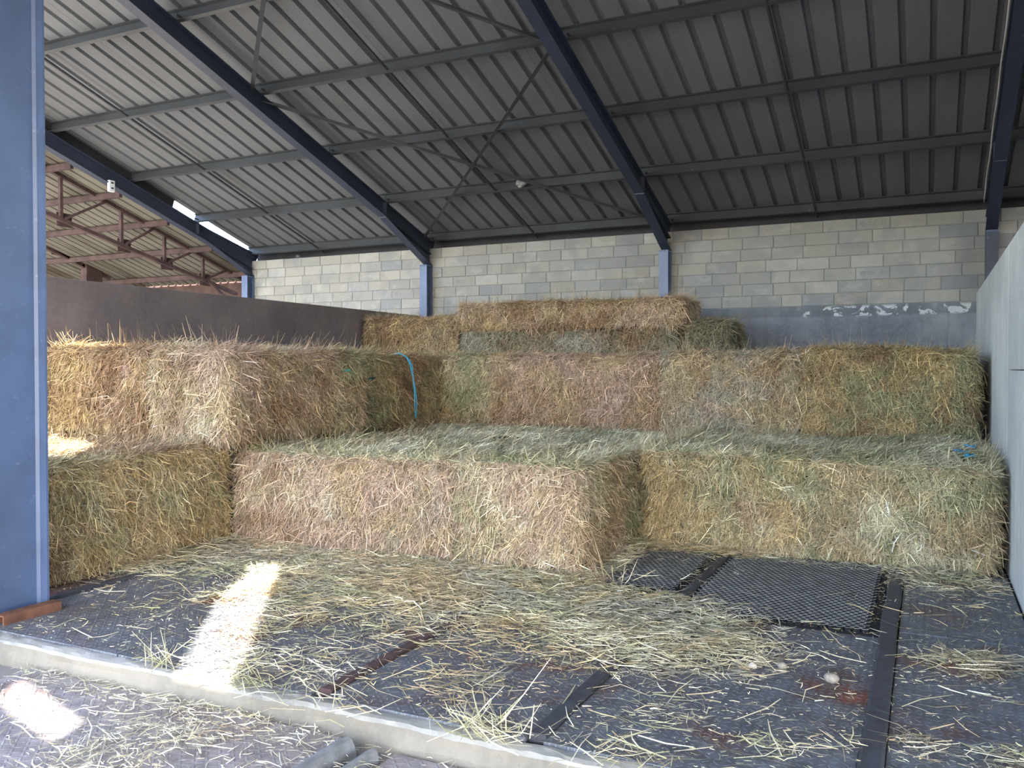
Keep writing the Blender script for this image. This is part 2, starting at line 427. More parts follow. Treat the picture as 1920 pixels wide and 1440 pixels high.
# ------------------------------------------------------------------ the setting: floor, kerb, lower ground
fl = tag(MB().box(-13.9, 6.2, 3.9, YW, -.16, -.03).build('floor', M['pit']), 'dark steel plate floor strewn with hay', kind='structure')
MB().box(-13.9, -9.53, 3.9, YW, -.03, .0).build('bounce_slab', M['slab'], fl)  # unseen pale slab added to bounce sun onto the left roof and wall
xs = np.linspace(-6.6, 4, 260)
def kerb_mesh():
    m = MB(); N = len(xs); prof = [(3.88, -.3), (3.88, -.006), (3.85, -.002), (3.81, -.002), (3.775, -.006), (3.755, -.022), (3.748, -.06), (3.742, -.11), (3.738, -.3)]
    vs = []
    for i, x in enumerate(xs):
        for y, z in prof:
            j = 0 if z < -.2 or y > 3.88 else 1
            vs.append((x, y+j*(.03*(vnoise(np.array([x*2.1, y*9, z*20]))-.5)+.018*(vnoise(np.array([x*11, y*30, z*40]))-.5)), z+j*(.018*(vnoise(np.array([x*3.3+5, y*9, z*20]))-.6)+.012*(vnoise(np.array([x*14, y*30, z*40]))-.5))))
    n = len(prof)
    fs = [(i*n+k, i*n+k+1, (i+1)*n+k+1, (i+1)*n+k) for i in range(N-1) for k in range(n-1)]
    fs += [tuple(range(n)), tuple(range((N-1)*n, N*n))[::-1]]
    m.add(vs, fs); return m
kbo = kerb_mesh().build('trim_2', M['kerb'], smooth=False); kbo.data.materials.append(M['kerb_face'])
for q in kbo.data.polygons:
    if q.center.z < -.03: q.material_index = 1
tag(kbo, 'pale chipped concrete kerb edging the plate floor', kind='structure')
plates = [(-6.28, -4.72, 3.885, 6.3), (-6.28, -4.72, 6.31, 8.4), (-4.71, -3.14, 3.885, 6.3), (-4.71, -3.14, 6.31, 8.4),
          (-3.04, -1.80, 3.885, 6.2), (-3.04, -2.50, 6.21, 8.6), (-1.70, -.28, 3.885, 6.40), (-.16, .66, 3.885, 6.6), (-.16, .66, 6.61, 9.4),
          (-9.28, -6.38, 4.2, 8.4)]
for k, (a, b, c, d) in enumerate(plates):
    o = MB().box(a, b, c, d, -.03, 0).build('floor_plate', M['plate'], fl, bevel=.004)
def joint_bar(x, wd, y0, y1, z1, mat):
    m = MB(); n = max(2, int((y1-y0)/.35)); 
    pts = [(x+.012*(vnoise(np.array([i*.7, x*5, 1.]))-.5), y0+(y1-y0)*i/n) for i in range(n+1)]
    for (xa, ya), (xb, yb) in zip(pts[:-1], pts[1:]):
        m.prism([(-wd/2, -.03), (wd/2, -.03), (wd/2, z1*.6), (wd*.36, z1), (-wd*.36, z1), (-wd/2, z1*.6)], (xa, ya, 0), (xb, yb, 0))
    return m.build('joint_bar', mat, fl)
joint_bar(-.225, .115, 3.92, 8.6, .022, M['rubber'])
joint_bar(-1.75, .095, 3.92, 5.45, .02, M['rubber'])
joint_bar(-1.76, .095, 6.68, 8.55, .022, M['rubber'])
joint_bar(-3.09, .085, 3.95, 5.9, .018, M['rust'])
joint_bar(-6.33, .085, 4.45, 6.95, .022, M['rubber'])
o = MB().prism([(-.05, 0), (-.05, .07), (.05, .07), (.05, 0), (.038, 0), (.038, .058), (-.038, .058), (-.038, 0)], (-6.02, 3.96, 0), (-6.02, 4.42, 0)).build('rusty_channel', M['rust_brown'])
tag(o, 'short rusty steel channel beside the foot of the blue column', 'steel channel')

# open-grid rubber mats
def grid_mat(x0, x1, y0, y1, label):
    m = MB(); wallf = []; s = .056; sy = .048; t = .016; r = .0225; z0, z1 = .001, .032
    ny = int((y1-y0)/sy); nx = int((x1-x0)/s)
    for j in range(ny):
        for i in range(nx-(j % 2)):
            cx = x0+s*(i+.5)+(s/2 if j % 2 else 0); cy = y0+sy*(j+.5)
            ring = []
            for q in range(6):
                a = math.pi/6+q*math.pi/3
                ring.append((math.cos(a), math.sin(a)))
            vs = [(cx+c*r*.98, cy+d*r*.9, z1) for c, d in ring]+[(cx+c*s*.56, cy+d*sy*.62, z1-.002) for c, d in ring]+[(cx+c*r*.98, cy+d*r*.9, z0) for c, d in ring]
            wallf.extend(range(len(m.f)+6, len(m.f)+12)); fs = [(q, (q+1) % 6, 6+(q+1) % 6, 6+q) for q in range(6)]+[(12+q, 12+(q+1) % 6, (q+1) % 6, q) for q in range(6)]
            m.add(vs, fs)
    me = bpy.data.meshes.new('grid_mat'); me.from_pydata(m.v, [], m.f); me.update(); me.materials.append(M['mat']); me.materials.append(M['pit'])
    for q in wallf: me.polygons[q].material_index = 1
    o = bpy.data.objects.new('grid_mat', me); C.objects.link(o); return tag(o, label, 'rubber mat', 'open-grid mats on the floor')
MB().box(-2.5, -1.81, 6.6, 8.6, -.03, .001).build('mat_bed', M['pit'], fl)
MB().box(-1.70, -.29, 6.42, 8.6, -.03, .001).build('mat_bed', M['pit'], fl)
grid_mat(-1.69, -.29, 6.45, 8.62, 'larger black open-grid rubber mat between the two dark joint strips')
grid_mat(-2.48, -1.82, 6.95, 8.62, 'narrower black open-grid rubber mat beside the centre bales')

gr = MB().box(-60, 60, -60, 3.74, -.5, -.165).build('ground', M['yard']); tag(gr, 'yard ground in front of the kerb', kind='structure')
MB().box(-60, -9.6, 3.75, 40, -.5, -.14).build('yard_strip', M['yard'], gr)
for (a, b, c, d, tz) in ((-5.30, -3.86, 1.2, 3.71, -.125), (-3.85, -2.80, 1.2, 3.72, -.12), (-2.45, -.6, 1.2, 3.70, -.13)):
    MB().box(a, b, c, d, -.16, tz).build('ground_plate', M['plate_low'], gr, bevel=.005)
# half-round strip in the joint of the lower plates
def half_round(x, wd, y0, y1, ht, name, mat, label, cat):
    m = MB(); n = 8
    prof = [(wd/2*math.cos(math.pi*i/n), ht*math.sin(math.pi*i/n)) for i in range(n+1)]
    prof = prof[::-1]
    pts = [(x, y0), (x-.005, y0+(y1-y0)*.5), (x+.002, y1-.05), (x+.012, y1)]
    for a, b in zip(pts[:-1], pts[1:]):
        m.prism(prof, (a[0], a[1], -.16), (b[0], b[1], -.16))
    return tag(m.build(name, mat, smooth=False), label, cat)
half_round(-2.70, .13, 1.6, 3.62, .105, 'joint_strip', M['grey_rubber'], 'thick grey half-round strip lying in front of the kerb', 'strip')
half_round(-2.545, .075, 1.6, 3.63, .07, 'joint_strip', M['grey_rubber'], 'thin pale strip lying beside the thick half-round strip', 'strip')

# ------------------------------------------------------------------ steel frames
def portal(xr, label, colmat_low, drop=0.):
    root = tag(empty('portal_frame', (xr, YW-.1, 0)), label, 'steel frame', 'portal frames of the barn')
    wd = .165; D = .26
    # column: flange towards the hall, web along Y
    MB().ibeam((xr, YW-.13, -.1), (xr, YW-.13, 3.93), wd, .22, up=(0, 1, 0)).build('column', colmat_low, root)
    # rafter
    y0, y1 = 4.2, YW-.02
    off = -D/2*1.048-drop
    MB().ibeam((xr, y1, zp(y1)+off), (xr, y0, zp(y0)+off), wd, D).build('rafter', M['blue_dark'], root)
    # haunch: tapered web and bottom flange
    ya, yb = 13.30, YW-.02
    za, zb = zp(ya)-D*1.04, 3.93
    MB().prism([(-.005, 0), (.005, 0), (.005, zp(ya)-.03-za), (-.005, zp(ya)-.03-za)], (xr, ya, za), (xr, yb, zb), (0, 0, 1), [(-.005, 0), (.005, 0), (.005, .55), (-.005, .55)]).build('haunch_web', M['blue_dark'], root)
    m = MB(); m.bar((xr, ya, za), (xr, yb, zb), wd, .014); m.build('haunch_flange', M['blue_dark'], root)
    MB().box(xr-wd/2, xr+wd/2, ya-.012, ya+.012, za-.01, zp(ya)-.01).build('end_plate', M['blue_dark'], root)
    MB().box(xr-wd/2, xr+wd/2, YW-.24, YW-.02, 3.90, 3.925).build('cap_plate', M['blue'], root)
    return root
XF = [-13.70, -9.05, -4.15, .87, 5.9]
portal(XF[0], 'blue steel frame at the far left next to the old barn', M['blue'], .045)
portal(XF[1], 'blue steel frame above the end of the dark left wall', M['blue'])
portal(XF[2], 'blue steel frame rising behind the top stack of bales', M['blue'])
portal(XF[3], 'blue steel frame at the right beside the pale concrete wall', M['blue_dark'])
# purlins
def purlin(y, label):
    root = tag(empty('purlin', (-4, y, zp(y))), label, 'purlin', 'roof purlins')
    h = PH
    prof = [(-.03, 0), (.03, 0), (.03, .012), (-.018, .012), (-.018, h-.012), (.03, h-.012), (.03, h), (-.03, h)]
    segs = [(-13.82, -9.05), (-9.05, -4.15), (-4.15, .87), (.87, 6.2)]
    for a, b in segs:
        rail = MB().prism(prof, (a+.003, y, zp(y)+.002), (b-.003, y, zp(y)+.002), UPR).build('purlin_rail', M['galv'], root)
        for x in (a+.1, b-.1):
            MB().tube([(x, y-.05, zp(y)+.07), (x, y+.05, zp(y)+.06)], .014, 6).build('bolt', M['galv'], rail)
    return root
ordn = ['lowest grey roof purlin, just above the block wall', 'second grey roof purlin up from the block wall', 'third grey roof purlin up from the block wall',
        'fourth grey roof purlin up from the block wall', 'fifth grey roof purlin up from the block wall', 'sixth grey roof purlin up, crossing the top left corner',
        'seventh grey roof purlin up, near the ridge']
PY = [14.90, 13.33, 11.68, 10.02, 8.42, 6.80, 5.2]
for y, l in zip(PY, ordn): purlin(y, l)
for x, l in ((-11.80, 'thin dark tie rod under the left roof bay'), (-6.73, 'thin dark tie rod under the middle roof bay'), (-1.65, 'thin dark tie rod under the right roof bay')):
    m = MB(); m.tube([(x, Y_RIDGE+.3, zp(Y_RIDGE+.3)+.02), (x, 15.1, zp(15.1)+.02)], .022, 6)
    tag(m.build('tie_rod', M['rod']), l, 'tie rod', 'tie rods between purlins')
def brace(a, b, label):
    za = zp(a[1])-.05; zb = zp(b[1])-.05
    m = MB(); t = .006
    m.prism([(-.03, 0), (.03, 0), (.03, t), (-.03+t, t), (-.03+t, .06), (-.03, .06)], (a[0], a[1], za), (b[0], b[1], zb))
    tag(m.build('brace', M['galv']), label, 'brace', 'diagonal wind braces')
brace((-9.07, 14.72), (-4.36, 10.12), 'diagonal brace rising from the wall top to the middle frame')
brace((-9.07, 10.10), (-4.36, 14.62), 'diagonal brace falling from the left frame to the wall end')
brace((-9.07, 9.90), (-4.36, 5.40), 'diagonal brace running up out of the top of the picture')
brace((-9.07, 5.40), (-4.36, 9.90), 'diagonal brace meeting the middle frame near the picture top')
# front column of the barn
bc = tag(empty('column', (-6.22, 4.2, 0)), 'tall blue steel column standing in the left foreground', 'column')
MB().box(-6.226, -6.214, 3.70, 4.41, -.05, 7.62).build('web', M['blue'], bc)
MB().box(-6.32, -6.12, 4.41, 4.428, -.05, 7.62).build('flange', M['blue'], bc)
MB().box(-6.32, -6.12, 3.682, 3.70, -.05, 7.62).build('flange', M['blue'], bc)
MB().prism([(0, 0), (.020, 0), (0, .020)], (-6.214, 4.409, -.02), (-6.214, 4.409, 7.62), (0, -1, 0)).build('weld_fillet', M['blue'], bc)

# small things up on the steel
jb = tag(empty('junction_box', (-13.60, 11.18, 5.17)), 'small white junction box on the left frame', 'junction box')
MB().box(-13.66, -13.60, 11.12, 11.24, 5.13, 5.34).build('box', M['white_plastic'], jb, bevel=.006)
jbb = jb.children[0]
for dz in (.05, .15): MB().box(-13.60, -13.593, 11.155, 11.205, 5.13+dz, 5.16+dz).build('cover_screw', M['galv'], jbb)
m = MB(); pts = [(.775, 11.3, 6.9), (.775, 12.1, 6.42), (.77, 12.7, 6.12), (.775, 12.95, 5.98), (.765, 13.35, 5.35), (.775, 13.66, 5.12), (.765, 13.9, 4.86), (.77, 14.5, 4.42)]
pts = [(.765, y, zp(y)-.03+.03*math.sin(y*5)) for y in np.linspace(8, 14.85, 40)]
tag(m.tube(pts, .012, 6).build('cable', M['cable'], smooth=True), 'pale cable clipped along the right frame', 'cable')
def rag(x, y, z, r, label, name, mat):
    bm = bmesh.new(); bmesh.ops.create_icosphere(bm, subdivisions=3, radius=r)
    for v in bm.verts:
        n = vnoise(np.array(v.co)*(2.2/r)+x); v.co *= .6+.8*n; v.co.y *= .6; v.co.z *= .7
    me = bpy.data.meshes.new(name); bm.to_mesh(me); bm.free(); me.materials.append(mat)
    o = put(name, me, (x, y, z)); return tag(o, label, 'rag' if name == 'rag' else 'nest')
rag(-6.2, 13.24, 5.0, .1, 'pale scrap of sheeting caught on the second purlin', 'rag', M['galv_pale'])
rag(-12.43, 15.0, ZT+.035, .07, 'small grey nest on top of the block wall in the left bay', 'nest', M['galv'])

# ------------------------------------------------------------------ the old barn on the left
def zo(y): return zp(y)-.21
ob = tag(empty('old_roof', (-18, 12, 5)), 'weathered old barn roof with rusty purlins beyond the left frame', 'roof')
om = sheet_mesh(0, 1.0, 6.5, 15.9, lambda y: zo(y)+.07, M['old_roof'], 'old_roof_sheet', .25, .05)
for i in range(13): put('roof_sheet', om, (-13.97-1.0*(i+1), 0, .006*(i % 2)), ob)
for y in (9.5, 10.65, 11.70, 12.85, 14.06, 15.36):
    MB().box(-27, -14.0, y-.035, y+.035, zo(y)-.06, zo(y)+.05).build('purlin_rail', M['rust'], ob)
wo_ = MB().box(-30, -14.0, 15.93, 16.1, -.2, 4.12).build('wall_old_barn', M['brick']); tag(wo_, 'dark back wall of the old barn', kind='structure')
fsh = MB().prism([(-.01, 0), (.01, 0), (.01, .25), (-.01, .25)], (-13.765, 5.0, zp(5.0)-.04), (-13.765, 12.72, zp(12.72)-.04)).build('trim_3', M['dark'])
tag(fsh, 'dark flashing closing the roof edge above the left frame', kind='structure')
def truss(X, y0, y1, posts, label, zb):
    root = tag(empty('roof_truss', (X, y1, zb(y1))), label, 'roof truss', 'rusty trusses of the old barn')
    MB().bar((X, y0, zb(y0)), (X, y1, zb(y1)), .09, .07).build('bottom_chord', M['rust'], root)
    MB().bar((X, y0, zo(y0)+.03), (X, y1+.3, zo(y1+.3)+.03), .09, .07).build('top_chord', M['rust'], root)
    for i, y in enumerate(posts):
        MB().bar((X, y, zb(y)-.03), (X, y, zo(y)+.04), .06, .06, (0, 1, 0)).build('post', M['rust'], root)
        ye = y+ (posts[i+1]-y)*.72 if i+1 < len(posts) else y+.7
        MB().bar((X+.03, y+.08, zb(y)+.03), (X+.03, ye, zo(ye)+.02), .045, .045).build('diagonal', M['rust'], root)
        MB().box(X-.05, X-.035, y-.06, y+.26, zb(y)-.12, zb(y)+.14).build('gusset_plate', M['rust'], root)
    return root
zb1 = lambda y: 4.72-(y-10.68)*.2277
t1 = truss(-14.7, 7.4, 15.5, [8.4, 9.65, 10.94, 12.29, 13.38, 14.46], 'nearer rusty roof truss just beyond the left frame', zb1)
MB().bar((-14.67, 14.55, zb1(14.5)+.02), (-14.67, 15.9, 3.0), .07, .06).build('diagonal', M['rust'], t1)
zb2 = lambda y: 4.78-(y-13.44)*.42
t2 = truss(-18.6, 9.2, 14.9, [9.8, 11.2, 12.4, 13.68], 'farther rusty roof truss deep in the old barn', zb2)
MB().box(-18.7, -18.5, 14.45, 14.9, 3.85, 4.45).build('knee_plate', M['rust'], t2)
MB().bar((-18.6, 13.9, 3.6), (-18.6, 14.7, 4.1), .06, .06).build('diagonal', M['rust'], t2)
for k, y in enumerate((9.3, 10.6)): pass
MB().bar((-17.0, 16.3, 3.0), (-17.0, 16.6, 4.2), .07, .07).build('diagonal', M['rust'], t2)
for i, (x, y) in enumerate(((-14.35, 15.75), (-21, 15.6))):
    tag(MB().bar((x, y, -.14), (x, y, zo(y)+.02), .12, .12, (0, 1, 0)).build('old_post', M['rust']), ('rusty post of the old barn beside the block wall end' if i == 0 else 'rusty post deep inside the old barn'), 'post')

# ------------------------------------------------------------------ straw
PAL = {k: np.array(lin(*v))*.86 for k, v in dict(pink=(190, 166, 148), tan=(190, 170, 136), gold=(194, 170, 124), brown=(150, 122, 94), green=(160, 161, 126), dull=(134, 130, 106), pale=(222, 213, 184), grey=(170, 166, 150)).items()}
_q = np.linalg.qr(rng.normal(0, 1, (3, 3)))[0]; ROT = _q
def tints(P, mixw, seed, amp=.22, scale=1.6):
    """a colour per straw: patchy mix of the bale's tones"""
    n = len(P); keys = list(mixw); W = []
    P = P@ROT.T; P = P+.45*(np.stack([vnoise(P*2.3+k) for k in (1.7, 9.2, 17.1)], -1)-.5)
    for i, k in enumerate(keys):
        nz = vnoise(P*scale+np.array([seed*3.1+i*7.3, seed*1.7, i*5.1])); n2 = vnoise(P*scale*3.3+np.array([seed*2.1+i*3.3, 4.7, i*2.1]))
        W.append(mixw[k]*np.exp(4.5*(nz-.5)+4*(n2-.5))*np.exp(rng.normal(0, .8, n)))
    W = np.array(W); pick = W.argmax(0); wn = W/W.sum(0)
    avg = sum(wn[i][:, None]*PAL[k] for i, k in enumerate(keys)); hard = np.array([PAL[k] for k in keys])[pick]
    c = .55*avg+.45*hard
    return np.clip(c*np.exp(rng.normal(-.5*amp*amp, amp, n))[:, None], 0, .95)

def straw_mesh(name, P, N, D, L, Wd, col, spread=.5, tilt=.15, bend=.12, droop=0., lift=.012, off=(0, 0, 0)):
    n = len(P)
    t = D+rng.normal(0, spread, (n, 3)); t -= N*(t*N).sum(1)[:, None]; t /= np.linalg.norm(t, axis=1)[:, None]+1e-9
    tilt = np.broadcast_to(tilt, (n,)); t = t+N*np.abs(rng.normal(0, 1, n)*tilt)[:, None]; t /= np.linalg.norm(t, axis=1)[:, None]
    s = np.cross(t, N+rng.normal(0, .5, (n, 3))); s /= np.linalg.norm(s, axis=1)[:, None]+1e-9
    c = P+N*(lift*rng.random(n))[:, None]
    bv = rng.normal(0, bend, (n, 3))*L[:, None]; bv -= N*np.minimum((bv*N).sum(1), 0)[:, None]
    p0 = c-t*(L*.3)[:, None]; p1 = c+t*(L*.25)[:, None]+bv*.45; p2 = c+t*(L*.7)[:, None]
    p2[:, 2] -= droop*L*rng.random(n)
    p2 += N*(np.abs(rng.normal(0, .6, n)*tilt)*L)[:, None]
    h = (Wd/2)[:, None]
    V = np.stack([p0-s*h*.8, p0+s*h*.8, p1-s*h, p1+s*h, p2-s*h*.45, p2+s*h*.45], 1).reshape(-1, 3)
    off = np.asarray(off, float); V += off; V[:, 0] = np.clip(V[:, 0], -9.285, max(.672, 0)); V[:, 1] = np.minimum(V[:, 1], 14.9)
    V[:, 2] = np.maximum(V[:, 2], -.155); V -= off
    b = (np.arange(n)*6)[:, None]
    Q = np.concatenate([b+np.array([0, 1, 3, 2]), b+np.array([2, 3, 5, 4])], 1).reshape(-1)
    me = bpy.data.meshes.new(name); me.vertices.add(n*6); me.vertices.foreach_set('co', V.astype(np.float32).ravel())
    me.loops.add(n*8); me.loops.foreach_set('vertex_index', Q.astype(np.int32))
    me.polygons.add(n*2); me.polygons.foreach_set('loop_start', np.arange(0, n*8, 4, dtype=np.int32))
    me.update(calc_edges=True)
    a = me.attributes.new('tint', 'FLOAT_COLOR', 'POINT'); cc = np.ones((n*6, 4), np.float32); cc[:, :3] = np.repeat(col, 6, 0); a.data.foreach_set('color', cc.ravel())
    me.materials.append(M['straw']); return me

FACES = {'front': (1, -1), 'back': (1, 1), 'left': (0, -1), 'right': (0, 1), 'top': (2, 1), 'bottom': (2, -1)}
class Bale:
    def __init__(s, x0, x1, y0, y1, z0, z1, r=.09, seed=0, amp=.07, furrow=.018, crease=None, long='x', slump=0.):
        s.h = np.array([(x1-x0)/2, (y1-y0)/2, (z1-z0)/2]); s.c = np.array([(x0+x1)/2, (y0+y1)/2, (z0+z1)/2])
        s.r = r; s.seed = seed; s.amp = amp; s.fur = furrow; s.crease = crease; s.long = long; s.slump = slump
    def surf(s, p):
        q = np.clip(p, -(s.h-s.r), s.h-s.r); d = p-q; n = d/(np.linalg.norm(d, axis=-1)[..., None]+1e-9)
        o = q+n*s.r; o3 = o+s.seed*11.3
        disp = s.amp*(vnoise(o3*1.7)-.55)+s.amp*.7*(vnoise(o3*4.3)-.5)+s.amp*.35*(vnoise(o3*11)-.5)
        ax = 0 if s.long == 'x' else 1
        ph = o[..., ax]/.15+1.3*vnoise(o3*np.array([2, 2, 1.1]))
        side = 1-np.abs(n[..., 2]); cut = side if s.long == 'x' and True else side
        disp = disp-s.fur*np.clip(np.cos(6.2832*ph), 0, 1)**4*cut*(np.abs(n[..., ax]) < .7)
        if s.crease is not None:
            dz = o[..., 2]+s.h[2]-s.crease-.05*(vnoise(o3*1.3)-.5); disp = disp-.035*np.exp(-(dz/.03)**2)*side
        out = o+n*disp[..., None]
        if s.slump: out[..., 2] -= s.slump*np.clip((out[..., 0]/s.h[0]), 0, 1)**6*(out[..., 2]+s.h[2])/(2*s.h[2])
        out[..., 2] = np.maximum(out[..., 2], -s.h[2]+.004)
        return out, n
    def core(s, mixw, step=.055):
        V = []; F = []; off = 0
        for ax, sg in FACES.values():
            a, b = [i for i in range(3) if i != ax]
            na = max(4, int(2*s.h[a]/step)); nb = max(4, int(2*s.h[b]/step))
            ga, gb = np.meshgrid(np.linspace(-s.h[a], s.h[a], na+1), np.linspace(-s.h[b], s.h[b], nb+1), indexing='ij')
            p = np.zeros(ga.shape+(3,)); p[..., a] = ga; p[..., b] = gb; p[..., ax] = sg*s.h[ax]
            V.append(s.surf(p)[0].reshape(-1, 3))
            i, j = np.meshgrid(np.arange(na), np.arange(nb), indexing='ij'); k = (i*(nb+1)+j).ravel()+off
            q = np.stack([k, k+nb+1, k+nb+2, k+1], 1); flip = (sg < 0) != (ax == 1)
            F.append(q[:, ::-1] if flip else q); off += (na+1)*(nb+1)
        V = np.concatenate(V); V[:, 0] = np.clip(V[:, 0], -9.29-s.c[0], .675-s.c[0]); F = np.concatenate(F)
        me = bpy.data.meshes.new('body'); me.from_pydata(V.tolist(), [], F.tolist()); me.update()
        me.polygons.foreach_set('use_smooth', [True]*len(me.polygons))
        a = me.attributes.new('tint', 'FLOAT_COLOR', 'POINT'); cc = np.ones((len(V), 4), np.float32)
        cc[:, :3] = tints(V+s.c, mixw, s.seed, .05)*.42; a.data.foreach_set('color', cc.ravel())  # body tint darkened: shade between the straws put into the colour
        me.materials.append(M['hay']); return me
    def sample(s, face, n):
        ax, sg = FACES[face]; p = (rng.random((n, 3))*2-1)*s.h*1.0; p[:, ax] = sg*s.h[ax]; return s.surf(p)

def make_bale(label, ext, mixw, dens, group, seed, topmix=None, **kw):
    """dens: straws per square metre on each face that shows"""
    B = Bale(*ext, seed=seed, **kw)
    root = tag(empty('hay_bale', (B.c[0], B.c[1], B.c[2]-B.h[2])), label, 'hay bale', group)
    o = bpy.data.objects.new('body', B.core(mixw)); C.objects.link(o); o.parent = root; o.location = (0, 0, B.h[2])
    PP, NN, DD, LL, WW, CC, TT = [], [], [], [], [], [], []
    for face, dn in dens.items():
        ax, sg = FACES[face]; a, b = [i for i in range(3) if i != ax]
        n = int(dn*4*B.h[a]*B.h[b])
        P, N = B.sample(face, n)
        if face == 'top':
            D = np.tile([1., .12, 0], (n, 1)); D[rng.random(n) < .3] = [.2, 1, 0]
        else:
            D = np.zeros((n, 3)); D[:, 2] = -1.; k = rng.random(n)
            D[k < .38, a] = rng.choice([-1.5, 1.5], (k < .38).sum()); D[k < .18, 2] = 0
        L = np.clip(rng.lognormal(math.log(.085), .5, n), .03, .40); Wd = rng.uniform(.003, .0076, n)*np.where(L > .17, 1.3, 1)
        PP.append(P); NN.append(N); DD.append(D); LL.append(L); WW.append(Wd); TT.append(np.full(n, .26))
        CC.append(tints(P+B.c, topmix if (face == 'top' and topmix) else mixw, seed, .42))
    # wisps standing out along the upper edges
    for face in dens:
        if face == 'top': continue
        ax, sg = FACES[face]; a = 1-ax if ax < 2 else 0; n = int(300*2*B.h[a])
        p = np.zeros((n, 3)); p[:, a] = (rng.random(n)*2-1)*B.h[a]; p[:, ax] = sg*(B.h[ax]-rng.random(n)*.12); p[:, 2] = B.h[2]
        P, N = B.surf(p); D = np.zeros((n, 3)); D[:, ax] = sg*.6; D[:, a] = rng.normal(0, .8, n); N = N+np.array([0, 0, .4])
        N /= np.linalg.norm(N, axis=1)[:, None]
        PP.append(P); NN.append(N); DD.append(D); LL.append(rng.uniform(.05, .22, n)); WW.append(rng.uniform(.0025, .005, n)); CC.append(tints(P+B.c, topmix or mixw, seed, .25)*1.1); TT.append(np.where(rng.random(n) < .35, 1.1, .35))
    cat = np.concatenate
    me = straw_mesh('straw', cat(PP), cat(NN), cat(DD), cat(LL), cat(WW), cat(CC), .55, cat(TT), .2, .15, .03, B.c)
    so_ = bpy.data.objects.new('straw', me); C.objects.link(so_); so_.parent = root; so_.location = (0, 0, B.h[2]); so_['kind'] = 'stuff'
    return root, B

LOW, UPP, TOP = 'bales of the bottom layer', 'bales of the second layer', 'bales of the top layer by the block wall'
pinkish = dict(pink=1.3, tan=1, brown=.5, grey=.5, pale=.5); brownish = dict(brown=1.2, tan=1, gold=.5, pink=.6, dull=.3)
goldish = dict(gold=1, tan=1.2, brown=.6, green=.3, pale=.3); greenish = dict(green=1.2, tan=.8, pale=.5, dull=.5, gold=.3)
mixed = dict(green=.9, tan=1, brown=.5, pale=.5, gold=.4); topm = dict(green=1.1, pale=1.2, grey=.4, tan=.9)
drab = dict(dull=1.2, brown=.7, grey=.5, green=.5)
V_ = 7600; T_ = 4000
# bottom layer, left: ends of two bales beside the blue column
make_bale('lower hay bale at the left half hidden by the blue column', (-9.2, -6.68, 4.45, 5.69, 0, 1.01), goldish, dict(right=V_+1500, top=T_), LOW, 1, goldish, long='y', furrow=.03)
make_bale('lower hay bale at the left with its end meeting the centre bale', (-9.2, -6.72, 5.69, 6.98, 0, 1.06), goldish, dict(right=V_+1500, top=T_, front=600), LOW, 2, brownish, long='y', furrow=.03)
# bottom layer, centre
make_bale('long lower centre hay bale with the strawy pinkish front', (-6.66, -4.00, 7.00, 8.22, 0, .99), pinkish, dict(front=V_, top=T_+800, left=2500), LOW, 3, topm)
make_bale('lower centre hay bale with the ragged right corner', (-4.01, -2.74, 7.02, 9.50, 0, 1.0), dict(pink=1, tan=1, green=.5, brown=.5, pale=.6), dict(front=V_, right=V_-1000, top=T_+800), LOW, 4, topm, r=.13)
make_bale('flat hay bale top just behind the long lower centre bale', (-6.66, -4.02, 8.25, 9.48, 0, .98), greenish, dict(top=T_), LOW, 5, topm)
make_bale('flat hay bale top in front of the upper middle bales', (-6.66, -4.02, 9.51, 10.74, 0, .98), greenish, dict(top=T_), LOW, 6, topm)
make_bale('flat hay bale top beside the dark gap in the centre', (-3.98, -2.86, 9.53, 11.9, 0, .97), greenish, dict(top=T_, right=800), LOW, 7, topm)
make_bale('lower hay bale carrying the upper middle bales', (-6.66, -4.02, 10.77, 12.6, 0, .99), drab, dict(top=2500), LOW, 8, topm)
make_bale('lower hay bale carrying the upper left bales', (-9.2, -6.7, 7.02, 11.3, 0, 1.0), drab, dict(top=200, right=300), LOW, 9)
# bottom layer, right
make_bale('lower right hay bale with brown and green patches next to the centre', (-2.66, -1.02, 8.66, 11.2, 0, 1.0), mixed, dict(front=V_, top=T_, left=2500), LOW, 10, topm, long='x', crease=.62)
make_bale('lower right hay bale against the pale wall with blue twine on top', (-1.03, .59, 8.64, 11.2, 0, 1.0), dict(tan=1.1, green=.9, gold=.5, brown=.4, pale=.6), dict(front=V_, top=T_, right=2500), LOW, 11, topm, r=.15, slump=.07)
make_bale('lower hay bale carrying the upper right bales', (-2.66, .55, 11.23, 13.7, 0, 1.0), drab, dict(top=150), LOW, 12)
# second layer
make_bale('upper left hay bale, the nearest one, glowing golden by the column', (-9.22, -7.57, 6.64, 9.0, 1.07, 2.08), dict(gold=1.3, brown=.9, tan=.9, pink=.3), dict(front=V_, top=T_), UPP, 13, crease=.5)
make_bale('upper left hay bale at the protruding shaggy corner', (-7.58, -6.48, 6.66, 9.1, 1.06, 2.07), dict(pink=1, tan=1, brown=.8, green=.35, pale=.3), dict(front=V_, right=V_, top=T_), UPP, 14, r=.14)
make_bale('upper left hay bale with a blue twine hanging at its edge', (-7.9, -6.70, 9.11, 11.33, 1.02, 2.04), dict(brown=1.1, tan=.8, green=.8, gold=.4), dict(right=V_, top=T_, front=500), UPP, 15, r=.12)
make_bale('narrow upper middle hay bale in the inner corner beside the twine', (-6.92, -5.80, 11.36, 13.4, 1.0, 2.03), dict(tan=1, green=.8, brown=.6, pale=.4), dict(front=V_-800, top=T_-2000), UPP, 16)
